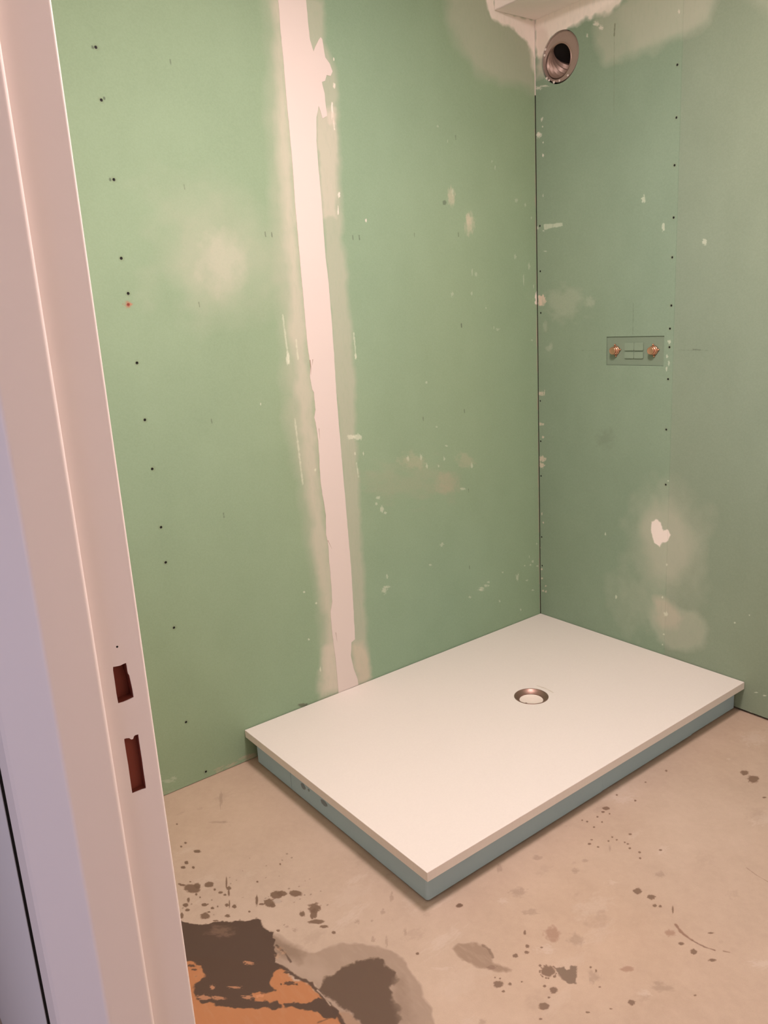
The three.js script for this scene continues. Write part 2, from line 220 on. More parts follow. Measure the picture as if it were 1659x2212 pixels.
function wallRightSurface() {
  const s = new Surface(0, 0, 1.2, 2.5, 760, greenBase([129, 151, 127], 11, [130, 147, 125]), 0.88);
  // filler under the boxing
  s.poly([[.0057,2.3658],[.271,2.3689],[.3964,2.3294],[.3589,2.286],[.3358,2.2796],[.2718,2.285],[.2188,2.2867],[.1761,2.2809],[.1402,2.2726],[.0953,2.2679],[.0534,2.2502],[.036,2.2223],[.0165,2.2155],[.0038,2.2337]], WHITE, 0.97, { feather: 0.014, wob: 0.009, ns: 26, grain: 0.12 });
  s.poly([[.0051,2.3221],[.0538,2.2938],[.0849,2.2562],[.0531,2.2209],[.0418,2.1644],[.0093,2.1648]], [216, 202, 190], 0.6, { feather: 0.025, wob: 0.01, ns: 26, grain: 0.2 });
  s.poly([[.2625,2.2768],[.3624,2.2876],[.4639,2.3208],[.7113,2.2419],[.6924,2.1884],[.6797,2.1499],[.6284,2.1313],[.5507,2.1299],[.486,2.1188],[.383,2.1243],[.3013,2.1356],[.2727,2.1915]], HAZE, 0.55, { feather: 0.035, wob: 0.014, ns: 14, grain: 0.2 });
  s.poly([[.3626,2.2744],[.4976,2.2849],[.6975,2.2345],[.6783,2.1806],[.6278,2.1463],[.5185,2.1322],[.4177,2.1394]], HAZE, 0.3, { feather: 0.03, wob: 0.014, ns: 14, grain: 0.2 });
  s.poly([[.7691,2.2003],[.8766,2.1668],[.8802,2.1093],[.8265,2.1366]], HAZE, 0.3, { feather: 0.04, wob: 0.014, ns: 14, grain: 0.2 });
  for (const e of [[.2432,2.2875,.0097,-.0028,.0001,-.0094],[.2313,2.2348,.0049,-.0014,0,-.0071],[.2676,2.2599,.0128,-.0036,.0001,-.0094],[.2876,2.2426,.0095,-.0027,.0001,-.0105],[.0168,2.1251,.0204,-.0048,-.0001,-.0077],[.0445,2.125,.0237,-.0056,0,-.0038],[.0294,2.0181,.0056,-.0012,-.0001,-.0092],[.0338,1.9942,.0047,-.0009,0,-.0039],[.0147,1.9682,.0188,-.0036,-.0002,-.0119],[.035,1.9411,.0047,-.0009,0,-.004],[.0345,1.8978,.0056,-.001,-.0001,-.008],[.0522,2.1519,.0091,-.0022,-.0001,-.0127],[.0015,2.2284,.0046,-.0012,-.0001,-.0051],[.575,2.2053,.0047,-.0014,.0002,-.0065]]) s.spot(small(e), FILLW, 0.65, { soft: 0.6, wob: 0.5, grain: 0.6 });
  s.stroke([[.3422,2.2386],[.3404,2.2046]], 0.004, [112, 120, 98], 0.8, { grain: 0.7 });
  s.stroke([[.3404,2.2046],[.3423,1.9804]], 0.002, [112, 124, 102], 0.45, { grain: 0.9 });
  for (const e of [[.0329,1.7605,.0032,-.0005,-.0001,-.0077],[.0345,1.8965,.0037,-.0007,-.0001,-.0068],[.0339,2.021,.0037,-.0008,-.0001,-.0074],[.0142,1.9729,.0127,-.0025,-.0001,-.009],[.0043,1.6507,.0088,-.001,-.0001,-.0079],[.0415,1.5635,.0108,-.001,0,-.0032],[.0342,1.6375,.0065,-.0007,0,-.0031]]) s.spot(small(e), FILLW, 0.5, { soft: 0.6, wob: 0.5, grain: 0.6 });
  s.poly([[.036,1.6591],[.1237,1.6552],[.1258,1.6439],[.0381,1.6409]], SPECK, 0.55, { feather: 0.003, wob: 0.002, grain: 0.7 });
  s.poly([[.0055,1.4065],[.0401,1.4081],[.0419,1.3673],[.0072,1.3636]], [212, 190, 170], 0.85, { feather: 0.004, wob: 0.006, ns: 110, grain: 0.8 });
  for (const e of [[.0158,1.0344,.0141,.0006,-.0001,-.0081],[.0317,1.0374,.0023,.0001,-.0001,-.0099],[.0203,.9132,.0071,.0005,0,-.0041],[.0083,.9137,.006,.0004,-.0001,-.0064],[.0156,.7732,.018,.0019,-.0001,-.0122],[.0122,.747,.0169,.0019,-.0001,-.0104],[.0128,.5467,.0031,.0005,-.0001,-.0058],[.0197,.5105,.0037,.0006,0,-.0039],[.0151,.2147,.0057,.0014,-.0001,-.0046],[.0307,.2151,.0056,.0014,0,-.0046],[.0291,.2385,.0044,.0011,0,-.0035],[.0087,.3077,.005,.0011,0,-.004],[-.0018,.367,.0031,.0007,-.0001,-.004],[.0017,.4001,.0031,.0006,0,-.003],[.0226,.862,.006,.0005,-.0001,-.0046],[.0094,.2676,.005,.0012,0,-.0041]]) s.spot(e, [214, 198, 178], 0.75, { soft: 0.5, wob: 0.4, grain: 0.6 });
  for (const e of [[.0541,1.2086,.0138,0,-.0001,-.0087],[.0656,1.2172,.0091,0,-.0001,-.0104],[.0388,1.2902,.0092,-.0002,-.0002,-.0173],[.1291,1.3719,.0855,-.0038,-.0002,-.0501],[.2497,1.3714,.0184,-.0008,.0001,-.0161]]) s.spot(e, HAZE, 0.3, { soft: 0.8, wob: 0.4, grain: 0.5 });
  // sanded patches low on the wall
  s.spot([[.58,.5259,.1384,.0275,.0063,-.1983]][0], HAZE, 0.4, { soft: 0.9, wob: 0.3, grain: 0.2 });
  s.poly([[.5367,.6691],[.594,.6822],[.637,.6588],[.6665,.608],[.6784,.5367],[.6678,.4556],[.6416,.405],[.5938,.3982],[.5335,.4346],[.4965,.5001],[.4844,.5754],[.5031,.6326]], HAZE, 0.5, { feather: 0.05, wob: 0.014, ns: 14, grain: 0.2 });
  s.poly([[.5469,.3174],[.5962,.3255],[.6451,.3064],[.6922,.3055],[.7344,.2857],[.7501,.2365],[.7386,.1878],[.6793,.1553],[.612,.1434],[.5615,.1611],[.5187,.2344]], HAZE, 0.5, { feather: 0.03, wob: 0.01, ns: 18, grain: 0.25 });
  s.poly([[.542,.3115],[.5865,.323],[.6258,.3103],[.6559,.2728],[.6381,.2355],[.5799,.2187],[.5487,.2523]], [198, 186, 166], 0.42, { feather: 0.03, wob: 0.01, ns: 22, grain: 0.25 });
  s.spot([[.4597,.3046,.0968,.0247,.0025,-.115]][0], HAZE, 0.28, { soft: 0.9, wob: 0.35, grain: 0.3 });
  s.poly([[.5239,.6004],[.5432,.6135],[.563,.6049],[.5726,.5778],[.5878,.5828],[.6003,.5675],[.5939,.5442],[.5725,.5333],[.5584,.5162],[.5359,.5261],[.5225,.5597]], [232, 224, 214], 1, { feather: 0.004, wob: 0.003, ns: 60 });
  for (const e of [[.5907,.2685,.0107,.0029,.0004,-.012],[.5895,.4552,.0048,.0011,.0002,-.0063],[.5857,.1897,.0049,.0015,.0001,-.0047],[.582,.1483,.004,.0012,.0001,-.0038],[.3782,.2799,.0055,.0014,.0002,-.0107],[.8975,.3496,.0032,.0009,.0002,-.0033],[.5845,.7575,.0038,.0005,.0001,-.0043],[.8496,.3096,.0042,.0012,.0002,-.0043],[.9351,.0866,.0081,.003,.0001,-.0026],[.9638,.0862,.0079,.0029,.0002,-.0034],[.3262,.5185,.0044,.0008,.0001,-.0086],[.9208,.0079,.0066,.0026,.0002,-.0035],[.5764,.3297,.0049,.0013,.0002,-.0055]]) s.spot(small(e), SPECK, 0.7, { wob: 0.4, soft: 0.5, grain: 0.3 });
  s.spot([[.3221,.8811,.0326,.0028,.0004,-.0309]][0], [108, 124, 104], 0.35, { soft: 0.9, wob: 0.4 });
  // set-out lines round the mixer opening
  s.stroke([[.2089,1.1999],[.3021,1.1999]], 0.0015, PENCIL, 0.22, { grain: 1.6 });
  s.stroke([[.6078,1.2015],[.7148,1.2]], 0.0015, PENCIL, 0.22, { grain: 1.6 });
  s.stroke([[.6629,1.2029],[.6874,1.2014]], 0.004, PENCIL, 0.5, { grain: 0.6 });
  s.stroke([[.4312,1.3585],[.4315,1.2548]], 0.0018, PENCIL, 0.35, { grain: 1.2 });
  for (const e of [[.5743,1.2286,.0069,-.0001,.0002,-.006],[.5749,1.1574,.0035,0,.0003,-.0076],[.5668,1.139,.0035,.0001,.0002,-.0077],[.5672,1.1802,.0035,0,.0002,-.0061],[.6875,1.5314,.0078,-.0008,.0004,-.0083],[.5403,1.5933,.0051,-.0006,.0004,-.0128],[.4632,1.6886,.0071,-.001,.0003,-.0115]]) s.spot(e, SPECK, 0.55, { wob: 0.4 });
  for (const [z, y] of screwsB) s.spot([z, y, 0.007, 0.007], [126, 140, 114], 0.4, { soft: 0.6 });
  return s.textures();
}
const texA = wallLeftSurface(), texB = wallRightSurface();
const bumpPaper = noiseTexture(256, (u, v) => 0.5 + 0.35 * fbm(u * 60, v * 60, 3));
const bumpFine = bumpPaper.clone(); bumpFine.repeat.set(3, 3); bumpFine.needsUpdate = true;
const mat = (o) => new THREE.MeshStandardMaterial(o);
const matA = mat({ map: texA.map, roughness: 0.86 });
const matB = mat({ map: texB.map, roughness: 0.86 });
const M = {
  core: mat({ color: 0x2e2721, roughness: 1 }),
  plaster: mat({ color: 0xf0e8e0, roughness: 0.85, bumpMap: bumpFine, bumpScale: 0.0006 }),
  filler: mat({ color: 0xd8cec6, roughness: 0.9 }),
  paint: mat({ color: 0xf6eae5, roughness: 0.5 }),
  hallPaint: mat({ color: 0xe6dfdc, roughness: 0.75 }),
  ceiling: mat({ color: 0xe9e6e0, roughness: 0.9 }),
  screw: mat({ color: 0x14130f, roughness: 0.5, metalness: 0.5 }),
  rawWood: mat({ color: 0x8a4331, roughness: 0.85 }),
  foam: mat({ color: new THREE.Color().setRGB(0.37, 0.52, 0.58), roughness: 0.85 }),
  mortar: mat({ color: 0x4a3d32, roughness: 1 }),
  metal: mat({ color: 0x9c8074, roughness: 0.42, metalness: 0.8 }),
  white: mat({ color: 0xe8ded2, roughness: 0.45 }),
  copper: mat({ color: 0xd0a184, roughness: 0.28, metalness: 0.85 }),
  zinc: mat({ color: 0xa08d82, roughness: 0.55, metalness: 0.2 }),
  darkVoid: mat({ color: 0x1a1512, roughness: 1 }),
  sheetEdge: mat({ color: 0x2a1d18, roughness: 0.9 }),
};

// ---------------------------------------------------------------- walls, floor, ceiling
const BOARD = 0.0125;
const screwGeo = (() => { const p = [[0.0001, -0.0022], [0.0012, -0.0022], [0.0014, -0.0014], [0.0036, -0.0012], [0.0039, -0.0018], [0.0022, -0.0045], [0.002, -0.011], [0.0001, -0.011]].map(([x, y]) => new THREE.Vector2(x, y)); return new THREE.LatheGeometry(p, 12); })();
const matRust = mat({ color: 0x8a4636, roughness: 0.8 });

// wall_left : faces +z at z = 0
const wallLeft = struct(group('wall_left'), 'long green plasterboard wall with a white taped joint', 'wall');
mesh('wall_core', box(XR - 0.1, 0.12, 0, H, -0.12, -BOARD), M.core, wallLeft);
function boardA(x0, x1, holes) {
  const g = facingZ(rectPts(x0, x1, 0.002, H), holes.map(([x, y]) => circlePts(x, y, 0.004, 10)), 0, BOARD);
  uvFrom(g, (x, y) => [(x + 2.12) / 2.12, y / 2.5]);
  const b = mesh('plasterboard', g, matA, wallLeft);
  for (const [x, y] of holes) { const m = mesh('screw', screwGeo, Math.abs(y - screwsA[5][1]) < 1e-6 ? matRust : M.screw, b); m.rotation.x = Math.PI / 2; m.position.set(x, y, 0); }
  return b;
}
const JX = -1.004;
boardA(XR - 0.05, JX - 0.001, screwsA);
boardA(JX + 0.001, -0.0022, []);
// taped joint: a thin skin of filler with a torn, trowelled outline
{
  const left = [...[[-1.0566,2.2485],[-1.056,2.2399],[-1.0567,2.1663],[-1.0546,2.0859],[-1.0551,1.9853],[-1.0527,1.8922],[-1.052,1.8194],[-1.0538,1.6998],[-1.0521,1.5504]], ...[[-1.0525,1.4944],[-1.0509,1.4306],[-1.0509,1.3497],[-1.0492,1.284],[-1.0462,1.2489],[-1.0447,1.2304],[-1.0503,1.1974],[-1.0453,1.1564],[-1.0402,1.1457],[-1.0392,1.0909],[-1.0455,1.0675],[-1.0422,1.0498],[-1.038,.9935],[-1.0387,.9408],[-1.0408,.8949]], ...[[-1.0405,.849],[-1.0355,.7924],[-1.0306,.7421],[-1.0355,.6791],[-1.0305,.6421],[-1.0318,.5807],[-1.031,.496],[-1.0322,.4442],[-1.0417,.4132],[-1.0425,.3757],[-1.041,.3107],[-1.0375,.2519],[-1.0357,.1735],[-1.0355,.1103]]];
  const right = [...[[-.962,2.2641],[-.9628,2.255],[-.9614,2.1952],[-.9594,2.153],[-.9501,2.1236],[-.9428,2.1369],[-.9287,2.1572],[-.921,2.165],[-.9161,2.1605],[-.9131,2.1346],[-.9101,2.1133],[-.8949,2.098],[-.8874,2.0784],[-.8957,2.0648],[-.9094,2.0664],[-.9159,2.0499],[-.9279,2.0454],[-.9257,2.0331],[-.9207,2.0146],[-.9194,1.983],[-.9178,1.9543],[-.9345,1.9458],[-.9402,1.965],[-.9452,1.9789],[-.9563,1.9477],[-.9623,1.8831],[-.9609,1.7855],[-.9595,1.6859],[-.9598,1.5498]], ...[[-.9557,1.4925],[-.9537,1.3776],[-.9537,1.2603],[-.9558,1.1404],[-.9543,1.0351],[-.9528,.9275]], ...[[-.9501,.769],[-.948,.6418],[-.9464,.5303],[-.9485,.3983],[-.9511,.285],[-.9664,.278],[-.9734,.2313],[-.9663,.1817],[-.9522,.133],[-.9503,.1115]]];
  left[0][1] = right[0][1] = H - 0.001; left[0][0] = left[1][0]; right[0][0] = right[1][0];
  // densify the edges so that they run a little unevenly
  const uneven = (p, s) => { const o = []; for (let i = 0; i + 1 < p.length; i++) { const [x, y] = p[i], [X, Y] = p[i + 1], n = Math.max(1, Math.round(Math.hypot(X - x, Y - y) / 0.012)); for (let k = 0; k < n; k++) { const yy = y + (Y - y) * k / n; o.push([x + (X - x) * k / n + (i + k ? 0.0011 * fbm(yy * 55 + s, s, 3) : 0), yy]); } } o.push(p[p.length - 1]); return o; };
  const l = uneven(left, 2), r = uneven(right, 9);
  const g = facingZ([...l, ...r.reverse()], [], 0.0013, 0.0017);
  const strip = mesh('joint_filler', g, M.filler, wallLeft); strip.userData.label = 'white strip of joint filler';
  // ragged slits where the filler pulled away
  for (const [k, p] of [[0.003, [[-1.0448,1.2471],[-1.0443,1.2271],[-1.046,1.2004]]], [0.0025, [[-1.0346,1.248],[-1.0384,1.2299]]], [0.002, [[-1.031,.6602],[-1.0173,.6264]]], [0.0018, [[-1.0282,.3335],[-1.0248,.298]]], [0.0018, [[-1.0316,1.0311],[-1.0315,.9961]]]]) {
    const q = []; const n = p.length; for (let i = 0; i < n; i++) q.push([p[i][0] - k * (i === n - 1 ? 0.05 : 0.5), p[i][1]]); for (let i = n - 1; i >= 0; i--) q.push([p[i][0] + k * (i === n - 1 ? 0.05 : 0.5), p[i][1]]);
    mesh('filler_crack', facingZ(q, [], 0.00145, 0.0003), mat({ color: 0xa08e7c, roughness: 1 }), strip);
  }
}

// wall_right : faces -x at x = 0, a narrow open joint at the corner and at the floor
const DUCT = { z: 0.1145, y: 2.2, r: 0.083 }, PLATE = { z0: 0.3222, z1: 0.5545, y0: 1.1485, y1: 1.2477 };
const wallRight = struct(group('wall_right'), 'narrow grey green plasterboard wall with duct and mixer openings', 'wall');
const JB = 0.5895;
mesh('wall_core', facingX(rectPts(-BOARD, ZMAX + 0.1, 0, H), [circlePts(DUCT.z, DUCT.y, 0.12, 40), rectPts(PLATE.z0 - 0.004, PLATE.z1 + 0.004, PLATE.y0 - 0.004, PLATE.y1 + 0.004)], BOARD, 0.1), M.core, wallRight);
mesh('wall_backing', box(BOARD + 0.1, 0.17, 0, H, -0.12, ZMAX + 0.1), M.core, wallRight);
function boardB(z0, z1, screws, holes) {
  const g = facingX(rectPts(z0, z1, 0.009, H), [...screws.map(([z, y]) => circlePts(z, y, 0.0038, 10)), ...holes], 0, BOARD);
  uvFrom(g, (x, y, z) => [z / 1.2, y / 2.5]);
  const b = mesh('plasterboard', g, matB, wallRight);
  for (const [z, y] of screws) { const m = mesh('screw', screwGeo, M.screw, b); m.rotation.z = Math.PI / 2; m.position.set(0, y, z); }
}
boardB(0.0022, JB - 0.0002, [...screwsB, ...screwsCorner.map(([z, y]) => [Math.max(z, 0.0095), y])], [circlePts(DUCT.z, DUCT.y, DUCT.r, 40), rectPts(PLATE.z0, PLATE.z1, PLATE.y0, PLATE.y1)]);
boardB(JB + 0.0002, 1.79, [], []);
boardB(1.7915, ZMAX, [], []);
mesh('corner_filler', box(-0.0026, 0.01, 2.105, H, -0.01, 0.0026), M.filler, wallRight);

// boxing under the ceiling along the right wall
const bx = struct(group('trim_1'), 'white plastered boxing in the top corner above the duct', 'boxing');
{
  const g = new THREE.ExtrudeGeometry(shapeOf([[-0.1996, 2.3475], [-0.0005, 2.3475], [-0.0005, H - 0.0005], [-0.1996, H - 0.0005]]), { depth: ZMAX - 0.004, bevelEnabled: true, bevelSize: 0.0015, bevelThickness: 0.0015, bevelOffset: -0.0015, bevelSegments: 2 });
  g.translate(0, 0, 0.002); mesh('boxing_body', g, M.plaster, bx);
  mesh('edge_bead', new THREE.CylinderGeometry(0.002, 0.002, ZMAX - 0.01, 8).rotateX(Math.PI / 2).translate(-0.199, 2.348, ZMAX / 2), M.filler, bx);
}

// wall with the doorway
const DOOR = { z0: 1.156, z1: 2.19, top: 2.05 };
const wallDoor = struct(group('wall_back'), 'wall that holds the doorway', 'wall');
{
  const full = facingX([[-0.1, 0], [DOOR.z0, 0], [DOOR.z0, DOOR.top], [DOOR.z1, DOOR.top], [DOOR.z1, 0], [ZMAX + 0.1, 0], [ZMAX + 0.1, H], [-0.1, H]], [], XHALL + 0.0009, -XHALL + XR - 0.0039);
  mesh('wall_body', full, M.core, wallDoor);
  mesh('room_plaster', facingX([[0, 0], [DOOR.z0, 0], [DOOR.z0, DOOR.top], [DOOR.z1, DOOR.top], [DOOR.z1, 0], [ZMAX, 0], [ZMAX, H], [0, H]], [], XR - 0.0028, 0.0028), M.plaster, wallDoor);
  // plaster skin on the hall side
  mesh('hall_plaster', facingX([[-0.6, 0], [DOOR.z0, 0], [DOOR.z0, DOOR.top], [DOOR.z1, DOOR.top], [DOOR.z1, 0], [3.6, 0], [3.6, H], [-0.6, H]], [], XHALL, 0.0008), M.hallPaint, wallDoor);
}
const wallFront = struct(mesh('wall_front', box(XR - 0.1, 0.12, 0, H, ZMAX, ZMAX + 0.1), M.plaster), 'pale plastered wall opposite the taped joint', 'wall');

// hall behind the doorway, daylight from its window
const HX = -4.0, WZ0 = 0.9, WZ1 = 2.5, WY0 = 0.12, WY1 = 2.2;
{
  const g = facingX([[-0.6, 0], [3.6, 0], [3.6, H], [-0.6, H]], [rectPts(WZ0, WZ1, WY0, WY1)], HX - 0.2, 0.2);
  struct(mesh('wall_hall', g, M.hallPaint), 'hall wall with a window facing the doorway', 'wall');
  struct(mesh('wall_hall_end', box(HX - 0.2, XHALL, 0, H, -0.7, -0.6), M.hallPaint), 'end wall of the hall', 'wall');
  struct(mesh('wall_hall_end', box(HX - 0.2, XHALL, 0, H, 3.6, 3.7), M.hallPaint), 'end wall of the hall', 'wall');
  const w = struct(group('window_1'), 'hall window with a white frame', 'window');
  const f = []; for (const [a, b, c2, d] of [[WZ0, WZ1, WY0, WY0 + 0.06], [WZ0, WZ1, WY1 - 0.06, WY1], [WZ0, WZ0 + 0.06, WY0 + 0.06, WY1 - 0.06], [WZ1 - 0.06, WZ1, WY0 + 0.06, WY1 - 0.06], [1.67, 1.73, WY0 + 0.06, WY1 - 0.06]]) f.push(box(HX - 0.14, HX - 0.08, c2, d, a, b));
  mesh('window_frame', mergeGeometries(f), M.paint, w);
  const glass = new THREE.MeshPhysicalMaterial({ color: 0xffffff, roughness: 0.02, transmission: 1, thickness: 0, ior: 1.5 });
  mesh('pane', box(HX - 0.112, HX - 0.108, WY0 + 0.06, WY1 - 0.06, WZ0 + 0.06, 1.67), glass, w);
  mesh('pane', box(HX - 0.112, HX - 0.108, WY0 + 0.06, WY1 - 0.06, 1.73, WZ1 - 0.06), glass, w);
  const day = new THREE.RectAreaLight(SKY, HALL_DAYLIGHT, WZ1 - WZ0 - 0.12, WY1 - WY0 - 0.12);
  day.position.set(HX - 0.07, (WY0 + WY1) / 2, (WZ0 + WZ1) / 2); day.lookAt(0, (WY0 + WY1) / 2, (WZ0 + WZ1) / 2); scene.add(day);
}
struct(mesh('ceiling', box(HX - 0.2, 0.17, H, H + 0.1, -0.7, 3.7), M.ceiling), 'white ceiling', 'ceiling');

// floor
function floorSurface() {
  const s = new Surface(-2.3, 0, 2.3, 2.2, 880, (x, y) => {
    const a = 7 * fbm(x * 3.1 + 4, y * 2.7, 4), b = 5 * fbm(x * 17, y * 13 + 8, 3), c = 5 * fbm(x * 90, y * 90, 2), d = 4 * (hash(Math.floor(x * 880), Math.floor(y * 880)) - 0.5), t = 4 * fbm(x * 1.7 - 5, y * 1.5 + 2, 2);
    return [185 + a + b + c * 0.7 + d + t, 164 + a + b + c * 0.7 + d, 143 + a + b + c * 0.7 + d - t];
  }, 0.8);
  const WET = [114, 90, 72], WETD = [76, 57, 44], MID = [150, 130, 112], ORANGE = [172, 112, 68], PALE = [204, 190, 176];
  // pale scuffs of plaster dust
  for (let i = 0; i < 90; i++) { const x = -2 + rnd() * 2, y = 0.1 + rnd() * 1.7, r = 0.006 + rnd() * 0.05; s.spot([x, y, r, r * 0.3 * (rnd() - 0.5), r * 0.2 * (rnd() - 0.5), r * (0.3 + rnd() * 0.5)], PALE, 0.12 + rnd() * 0.22, { soft: 0.9, wob: 0.6, ns: 3, grain: 0.8 }); }
  for (let i = 0; i < 60; i++) { const x = -2 + rnd() * 2, y = 0.1 + rnd() * 1.7, r = 0.004 + rnd() * 0.03; s.spot([x, y, r, 0, 0, r * 0.6], MID, 0.1 + rnd() * 0.15, { soft: 0.9, wob: 0.6, grain: 0.7 }); }
  for (const e of [[-1.2778,1.1481,.0129,.0113,-.0084,.0074],[-.971,1.4664,.0152,.0133,-.0089,.0047],[-1.2143,1.3551,.009,.0078,-.0057,.004],[-1.2398,.9797,.007,.0062,-.0057,.0055],[-.9997,1.1119,.0092,.0082,-.0056,.0042],[-.695,.9241,.0202,.0185,-.0124,.009],[-1.4821,1.0383,.0128,.0112,-.0028,.0032],[-.7177,.6746,.0131,.0122,-.0083,.0072]]) s.spot(e, PALE, 0.4, { soft: 0.8, wob: 0.6, grain: 0.7 });
  // old orange-brown coating near the threshold
  s.poly([[-1.9147,.6106],[-1.8697,.6573],[-1.7986,.7268],[-1.7577,.777],[-1.7481,.8032],[-1.7419,.8503],[-1.7233,.8834],[-1.7218,.9339],[-1.7177,.9783],[-1.6995,.994],[-1.6954,1.0357],[-1.7083,1.0918],[-2.0221,.8615]], ORANGE, 0.9, { feather: 0.006, wob: 0.004, ns: 60, grain: 0.15 });
  // half-dried outer ring
  s.poly([[-1.7201,.6563],[-1.7125,.7072],[-1.7022,.7512],[-1.6874,.7945],[-1.6689,.8143],[-1.6347,.818],[-1.603,.8344],[-1.5736,.8617],[-1.5498,.8961],[-1.5372,.9368],[-1.5381,.9722],[-1.5438,1.0123],[-1.5573,1.0603],[-1.57,1.0935],[-1.5904,1.1261],[-1.628,1.1606],[-1.74,1.0645],[-1.7202,.9854],[-1.7204,.9319],[-1.7219,.8812],[-1.736,.8486],[-1.7481,.8032],[-1.7521,.7674]], MID, 0.8, { feather: 0.006, wob: 0.006, ns: 30, grain: 0.25, rough: 0.65 });
  s.poly([[-1.7445,.7885],[-1.7125,.802],[-1.6831,.8203],[-1.6716,.8734],[-1.6948,.9081],[-1.717,.8889],[-1.7346,.8464]], [172, 152, 134], 0.6, { feather: 0.03, wob: 0.012, ns: 30, grain: 0.3 });
  s.poly([[-1.7183,.6902],[-1.709,.7453],[-1.6822,.8027],[-1.7066,.8252],[-1.7257,.7905],[-1.7365,.7663]], [128, 108, 90], 0.7, { feather: 0.02, wob: 0.008, ns: 40 });
  for (let i = 0; i < 60; i++) { const x = -1.95 + rnd() * 0.42, y = 0.42 + rnd() * 0.32; s.spot([x, y, 0.001 + rnd() * 0.002, 0.001 + rnd() * 0.002], [124, 106, 90], 0.6, { wob: 0.25, soft: 0.4 }); }
  // soaked areas
  const wet = { feather: 0.003, wob: 0.0045, ns: 70, rough: 0.7 };
  s.poly([[-1.8652,.495],[-1.8569,.5274],[-1.8365,.5538],[-1.8032,.5789],[-1.7699,.6041],[-1.7417,.629],[-1.723,.633],[-1.7155,.6479],[-1.7177,.6706],[-1.7125,.7072],[-1.7196,.7283],[-1.7346,.7456],[-1.7365,.7663],[-1.7511,.7828],[-1.7495,.8055],[-1.7739,.8053],[-1.7876,.8209],[-1.7883,.847],[-1.8047,.8427],[-1.828,.8257],[-1.8333,.8439],[-1.8095,.8676],[-1.7748,.904],[-1.7488,.9233],[-1.7311,.9259],[-1.7223,.9493],[-1.7164,.9764],[-1.7286,.9872],[-1.7437,.9742],[-1.7481,.952],[-1.7736,.9176],[-1.7958,.8921],[-1.813,.8898],[-1.8261,.8723],[-1.8539,.8482],[-1.8819,.8241],[-1.8953,.8062],[-1.9077,.7859],[-1.9244,.7746],[-1.9254,.7479],[-1.9161,.7228],[-1.8981,.718],[-1.883,.7104],[-1.8835,.6817],[-1.8947,.6502],[-1.9193,.6214]], WETD, 0.97, wet);
  s.poly([[-1.7176,.905],[-1.6855,.8905],[-1.6585,.8919],[-1.6123,.9003],[-1.5847,.9136],[-1.5636,.9356],[-1.5703,.9511],[-1.5673,.9747],[-1.577,.9937],[-1.5973,.9994],[-1.6111,1.0137],[-1.6154,1.0355],[-1.6181,1.0581],[-1.6376,1.0855],[-1.6738,1.1214],[-1.7169,1.0843],[-1.6954,1.0357],[-1.6995,.994],[-1.707,.9626],[-1.7115,.9331]], [88, 69, 54], 0.92, { ...wet, feather: 0.006, wob: 0.006 });
  s.poly([[-1.5817,.9929],[-1.5596,.9986],[-1.5819,1.039],[-1.6184,1.102],[-1.639,1.0842],[-1.6139,1.0368]], [138, 118, 100], 0.6, { feather: 0.02, wob: 0.008, ns: 40, grain: 0.3 });
  for (const e of [[-1.7956,.7439,.0079,.0069,-.0024,.0044],[-1.9126,.7636,.0108,.0093,-.0024,.0051],[-1.8895,.7855,.0101,.0087,-.0018,.0036],[-1.8873,.7511,.0039,.0033,-.0023,.0047],[-1.8418,.8255,.0094,.0082,-.0024,.0044],[-1.8498,.7837,.0096,.0083,-.0014,.0028],[-1.821,.8384,.0063,.0054,-.0019,.0035]]) s.spot(e, [196, 140, 102], 0.75, { wob: 0.5, soft: 0.4 });
  for (const e of [[-1.7553,.8522,.0076,.0066,-.0024,.004],[-1.7453,.8233,.0058,.0051,-.0014,.0023],[-1.771,.842,.0016,.0014,-.001,.0018],[-1.7455,.8641,.0022,.0019,-.0011,.0018],[-1.8972,.6661,.0067,.0058,-.0014,.0031],[-1.8969,.6807,.0046,.004,-.0009,.002]]) s.spot(e, WETD, 0.85, { wob: 0.4 });
  s.stroke([[-1.7525,.7852],[-1.7411,.8164],[-1.736,.8486],[-1.7219,.8812],[-1.7204,.9319],[-1.7217,.9841],[-1.7281,1.0176]], 0.007, WETD, 0.9, { feather: 0.003, wob: 0.002 });
  s.stroke([[-1.7238,.74],[-1.7203,.7731],[-1.7234,.8034]], 0.004, WETD, 0.7, { grain: 0.5 });
  s.stroke([[-1.7205,.9058],[-1.7191,.9298],[-1.7208,.9557]], 0.003, [200, 182, 164], 0.7, { grain: 0.4 });
  s.stroke([[-1.7621,.9735],[-1.7303,.9827]], 0.004, WETD, 0.6, { grain: 0.4 });
  for (const e of [[-1.7245,.7544,.0067,.0059,-.0029,.005],[-1.7237,.7702,.004,.0035,-.0023,.0039],[-1.7394,.7712,.0046,.0041,-.0034,.0058]]) s.spot(e, [186, 148, 116], 0.5, { wob: 0.5, soft: 0.6, grain: 0.5 });
  s.spot([[-1.8016,.6169,.0192,.0168,-.0066,.0133]][0], [140, 112, 92], 0.45, { wob: 0.6, soft: 0.9, grain: 0.4 });
  // drips and splashes
  const drip = { wob: 0.22, soft: 0.3, rough: 0.55 };
